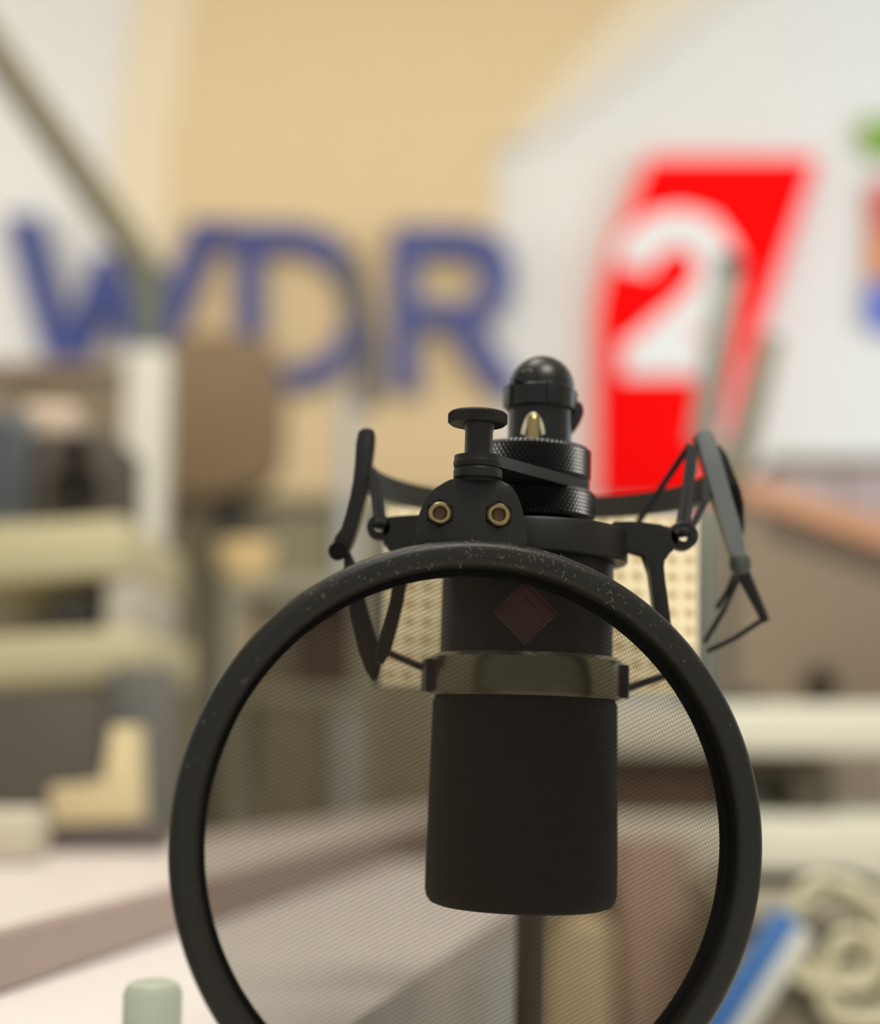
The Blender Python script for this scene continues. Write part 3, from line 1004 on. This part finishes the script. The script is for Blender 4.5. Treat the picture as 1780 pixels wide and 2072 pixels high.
dirA = (A1 - A0).normalized()
nrm = Vector((dirA.y, -dirA.x, 0))           # towards the camera side
slab([A0, A1, B1, B0], ZD - .024, ZD).build('tabletop', mat('pinkish_white_laminate', (204, 193, 186), .5, 0, .02), dk)
slab([A0 + nrm * .008, A1 + nrm * .008, A1 - nrm * .0, A0 - nrm * .0], ZD - .0245, ZD - .001).build('edge_band', mat('pinkish_brown_edge', (160, 140, 131), .5, 0, .04), dk)
q = -nrm * .012
slab([A0 + q, A1 + q, A1 + q * 1.8, A0 + q * 1.8], .0, ZD - .024).build('front_panel', mat('white_panel', (250, 247, 243), .6, 0, .02), dk)
S0, S1 = A0 - dirA * .17, A0 + (A1 - A0) * .5
slab([S0 + nrm * .17, S1 + nrm * .17, S1 - nrm * .01, S0 - nrm * .01], .774, .794).build('lower_shelf', mat('white_shelf', (208, 202, 197), .6, 0, .02), dk)
q0, q1 = B0 + (B1 - B0) * .03, B0 + (B1 - B0) * .5
for p in (q0, q1):
    MB().box((p.x + .03, p.y - .05, (ZD - .024) / 2), (.04, .04, ZD - .024)).build('leg', M_LEGM, dk)

# clutter on the white desk
M_TANL = mat('tan_plastic', (208, 190, 146), .55, 0, .05)
M_CASE = mat('dark_grey_case', (74, 68, 58), .7, 0, .1, 20)
cY = on_z(190, 1722, ZD).y - .01
cz = at(190, 1672, cY).z
o = floor_box(MB(), 70, 1672, 330, cY, .05, ZD).build('equipment_case', mat('flat_dark_case', (84, 74, 70), .7, 0, .05))
tag(o, 'flat dark case on the white desk under the tan L-shaped tray', 'case')
tr = pxloop([(108, 1600), (225, 1592), (228, 1480), (282, 1478), (286, 1668), (112, 1676)], cY + .02)
dz = cz + .0005 - min(p[1] for p in tr)
tr = [(p[0], p[1] + dz) for p in tr]
o = MB().prism(tr, cY + .006, cY + .044, .003).build('letter_tray', M_TANL)
tag(o, 'tan L-shaped tray standing on the flat dark case at the left', 'tray')
pb_ = on_z(0, 1736, ZD)
o = floor_box(MB(), -70, 1640, 66, pb_.y - .06, .05, ZD).build('paper_stack', mat('pale_paper', (190, 180, 160), .8, 0, .05))
tag(o, 'pale stack of paper on the white desk at the left edge', 'paper stack')
o = floor_box(MB(), -120, 1398, 196, 1.22, .08).build('low_cabinet', M_CASE)
tag(o, 'dark grey low cabinet behind the white desk, below the sand-coloured shelf', 'cabinet')
o = floor_box(MB(), 218, 1345, 352, 1.32, .02).build('equipment_tower', mat('slate_grey_case', (92, 90, 84), .6, 0, .05))
tag(o, 'slate grey upright case at the foot of the pale post', 'case')
gz = at(310, 1985, .555)
gh = gz.z - .7942
o = MB().lathe([(0, 0), (.009, 0), (.0105, .002), (.0105, gh - .004), (.009, gh - .001), (.007, gh), (0, gh)], 32, Matrix.Translation((gz.x, .555, .7942))).build('jar', mat('grey_green_glaze', (160, 166, 148), .5, 0, .05))
tag(o, 'small grey-green jar on the white lower shelf of the desk', 'jar')

# ---- right: brown slanted panel with copper edge
PYR = 1.9
sp = thing('slanted_case', 'brown case with a slanted copper top edge at the right', 'case', at(1600, 1440, PYR) * 1.0)
sp_z = zat(1600, 1440, PYR)
po = [(1425, 1010), (1500, 1005), (1830, 1122), (1830, 1445), (1400, 1445)]
MB().prism(pxloop(po, PYR), PYR, PYR + .12, .004).build('panel', mat('brown_grey_panel', (130, 114, 96), .7, 0, .06, 20), sp)
MB().prism(pxloop([(1480, 972), (1510, 968), (1830, 1068), (1830, 1128), (1500, 1012)], PYR), PYR - .01, PYR + .13, .004).build('copper_edge', mat('copper_wood', (196, 146, 112), .5, 0, .08, 20), sp, label='copper-coloured edge')
MB().prism(pxloop([(1540, 1040), (1830, 1138), (1830, 1176), (1560, 1084)], PYR), PYR - .004, PYR + .01, .001).build('dark_groove', mat('dark_brown_groove', (92, 78, 66), .7), sp)
kp = at(1655, 1385, PYR)
MB().lathe([(0, 0), (.016, 0), (.018, .004), (.018, .02), (0, .02)], 24, Matrix.Translation((kp.x, PYR, kp.z)) @ RX90).build('knob', M_DARK, sp)
mv = floor_thing('mauve_cabinet', 'mauve-grey cabinet against the wall behind the copper-edged case', 'cabinet', 1560, 925, 1860, 2.6, .3)
floor_box(MB(), 1570, 935, 1850, 2.6, .3).build('body', mat('mauve_grey', (166, 150, 150), .7, 0, .05), mv)
v0, v1 = at(1560, 925, 2.59), at(1860, 940, 2.59)
MB().box(((v0.x + v1.x) / 2, 2.75, (v0.z + v1.z) / 2), (v1.x - v0.x, .33, v0.z - v1.z + .004), None, .003).build('top_board', mat('olive_top', (128, 122, 106), .6), mv)
for x0, x1 in ((1580, 1705), (1715, 1840)):
    pbox(MB(), x0, 950, x1, 1500, 2.588, .012, .003).build('door', mat('mauve_grey', (166, 150, 150)), mv)

# ---- right: white two-tier desk
M_WB = mat('greenish_white_board', (222, 220, 200), .5, 0, .03)
WY = 1.45
wd_ = thing('white_shelf_desk', 'white two-tier desk behind the right side of the pop filter', 'desk', (at(1500, 1500, WY).x, WY + .25, 0))
for nm, y0, y1 in (('upper_board', 1425, 1526), ('lower_board', 1652, 1785)):
    v0, v1 = at(1190, y1, WY), at(1880, y0, WY)
    zt = v1.z
    MB().box(((v0.x + v1.x) / 2, WY + .25, (v0.z + v1.z) / 2), (v1.x - v0.x, .5, v1.z - v0.z), None, .004).build(nm, M_WB, wd_)
v0, v1 = at(1195, 1660, WY + .3), at(1850, 1515, WY + .3)
MB().box(((v0.x + v1.x) / 2, WY + .4, (v0.z + v1.z) / 2), (v1.x - v0.x, .02, v1.z - v0.z + .03)).build('back_panel', mat('grey_brown_panel', (132, 120, 104), .7, 0, .05), wd_)
zl2 = zat(1500, 1785, WY)
for xp in (1200, 1868):
    for yy in (WY + .05, WY + .44):
        MB().box((at(xp, 1500, WY).x, yy, zl2 / 2 + .002), (.04, .04, zl2)).build('leg', M_LEGM, wd_)
o = simple('equipment_box', 'dark equipment box in the slot of the white two-tier desk', 'box', mat('dark_grey_box', (78, 72, 60), .6), 1600, 1572, 1690, 1651, WY + .03, .12)
o = simple('equipment_box', 'dark brown box in the slot of the white desk, seen through the mesh', 'box', mat('dark_brown_box', (86, 66, 52), .6), 1240, 1530, 1455, 1651, WY + .03, .15)

# ---- twin-bar boom arm on the white desk
by = WY + .04
bo = thing('boom_arm', 'olive-grey twin-bar boom arm in front of the red sign', 'boom arm', at(1470, 1425, by))
M_OG = mat('olive_grey_arm', (128, 122, 104), .5, 0, .05)
M_OG2 = mat('light_grey_arm', (138, 138, 128), .5, 0, .05)
MB().bar(at(1478, 520, by), at(1420, 900, by), .028, .02, .002).build('upper_bar', M_OG2, bo)
MB().bar(at(1560, 680, by), at(1490, 960, by), .024, .02, .002).build('rear_bar', M_OG, bo)
MB().bar(at(1420, 895, by), at(1500, 965, by), .03, .024, .003).build('knuckle', M_OG, bo)
MB().bar(at(1484, 955, by), at(1470, 1425, by), .014, .014, .002).build('post', mat('dark_olive_post', (88, 84, 72), .5), bo)
v = at(1478, 540, by)
MB().lathe([(0, -.012), (.013, -.01), (.016, 0), (.013, .01), (0, .012)], 20, Matrix.Translation(v) @ RX90).build('joint', mat('dark_joint', (62, 58, 54), .5), bo)
v = at(1470, 1424, by)
MB().box((v.x, v.y + .03, v.z + .006), (.07, .07, .012), None, .003).build('foot', M_CHDARK, bo)

# ---- clutter at the lower right: crate, cable coils, folders
CY = 1.1
cr_t = floor_thing('cable_crate', 'grey-olive crate hung with cables at the lower right', 'crate', 1455, 1800, 1830, CY, .16)
floor_box(MB(), 1470, 1800, 1850, CY, .16).build('body', mat('grey_olive_crate', (134, 126, 106), .8, 0, .2, 30), cr_t)
v0, v1 = at(1462, 1800, CY), at(1856, 1800, CY)
MB().box(((v0.x + v1.x) / 2, CY + .08, v0.z - .012), (v1.x - v0.x, .18, .024), None, .003).build('rim', mat('pale_crate_rim', (168, 160, 140), .7), cr_t)
M_CABLE = mat('cream_cable', (206, 200, 168), .5, 0, .05)
for i, (x, y, r_, dd, lab) in enumerate(((1690, 1895, .030, .0, 'cream cable coil hanging on the crate at the lower right'),
                                         (1745, 1985, .024, .006, 'smaller cream cable coil below the first coil on the crate'))):
    c = at(x, y, CY - .014)
    pts = []
    for k in range(96):
        a = 2 * math.pi * k / 32
        rr = r_ + .004 * math.sin(k * .7) + .003 * (k // 32)
        pts.append((c.x + rr * math.cos(a), CY - .009 - .003 * (k // 32) , c.z + rr * 1.05 * math.sin(a)))
    o = MB().tube(pts, .0042, 8).build('cable_coil', M_CABLE)
    tag(o, lab, 'cable coil')
M_BLUEF = mat('blue_plastic', (58, 108, 168), .45, 0, .04)
fz = at(1530, 1950, 1.0)
def leaning(name, label, cat, m, p, q, wd, th, Y):
    o = MB().bar(at(*p, Y), at(*q, Y), wd, th, .002).build(name, m)
    return tag(o, label, cat)
leaning('blue_folder', 'blue folder leaning against the crate at the lower right', 'folder', M_BLUEF, (1598, 1850), (1400, 2160), .020, .012, 1.05)
leaning('white_folder', 'white folder leaning beside the blue folder at the lower right', 'folder', mat('off_white_card', (206, 206, 196), .7), (1630, 1885), (1440, 2180), .011, .012, 1.04)
o = floor_box(MB(), 1255, 1700, 1400, 1.31, .10).build('carton', mat('dusty_rose_card', (178, 152, 134), .8, 0, .08, 20))
tag(o, 'dusty rose carton seen through the mesh right of the microphone', 'carton')
o = floor_box(MB(), 1100, 1868, 1240, 1.24, .12).build('carton', mat('tan_card', (206, 186, 150), .8, 0, .06, 20))
tag(o, 'tan carton seen through the mesh right of the stand pole', 'carton')
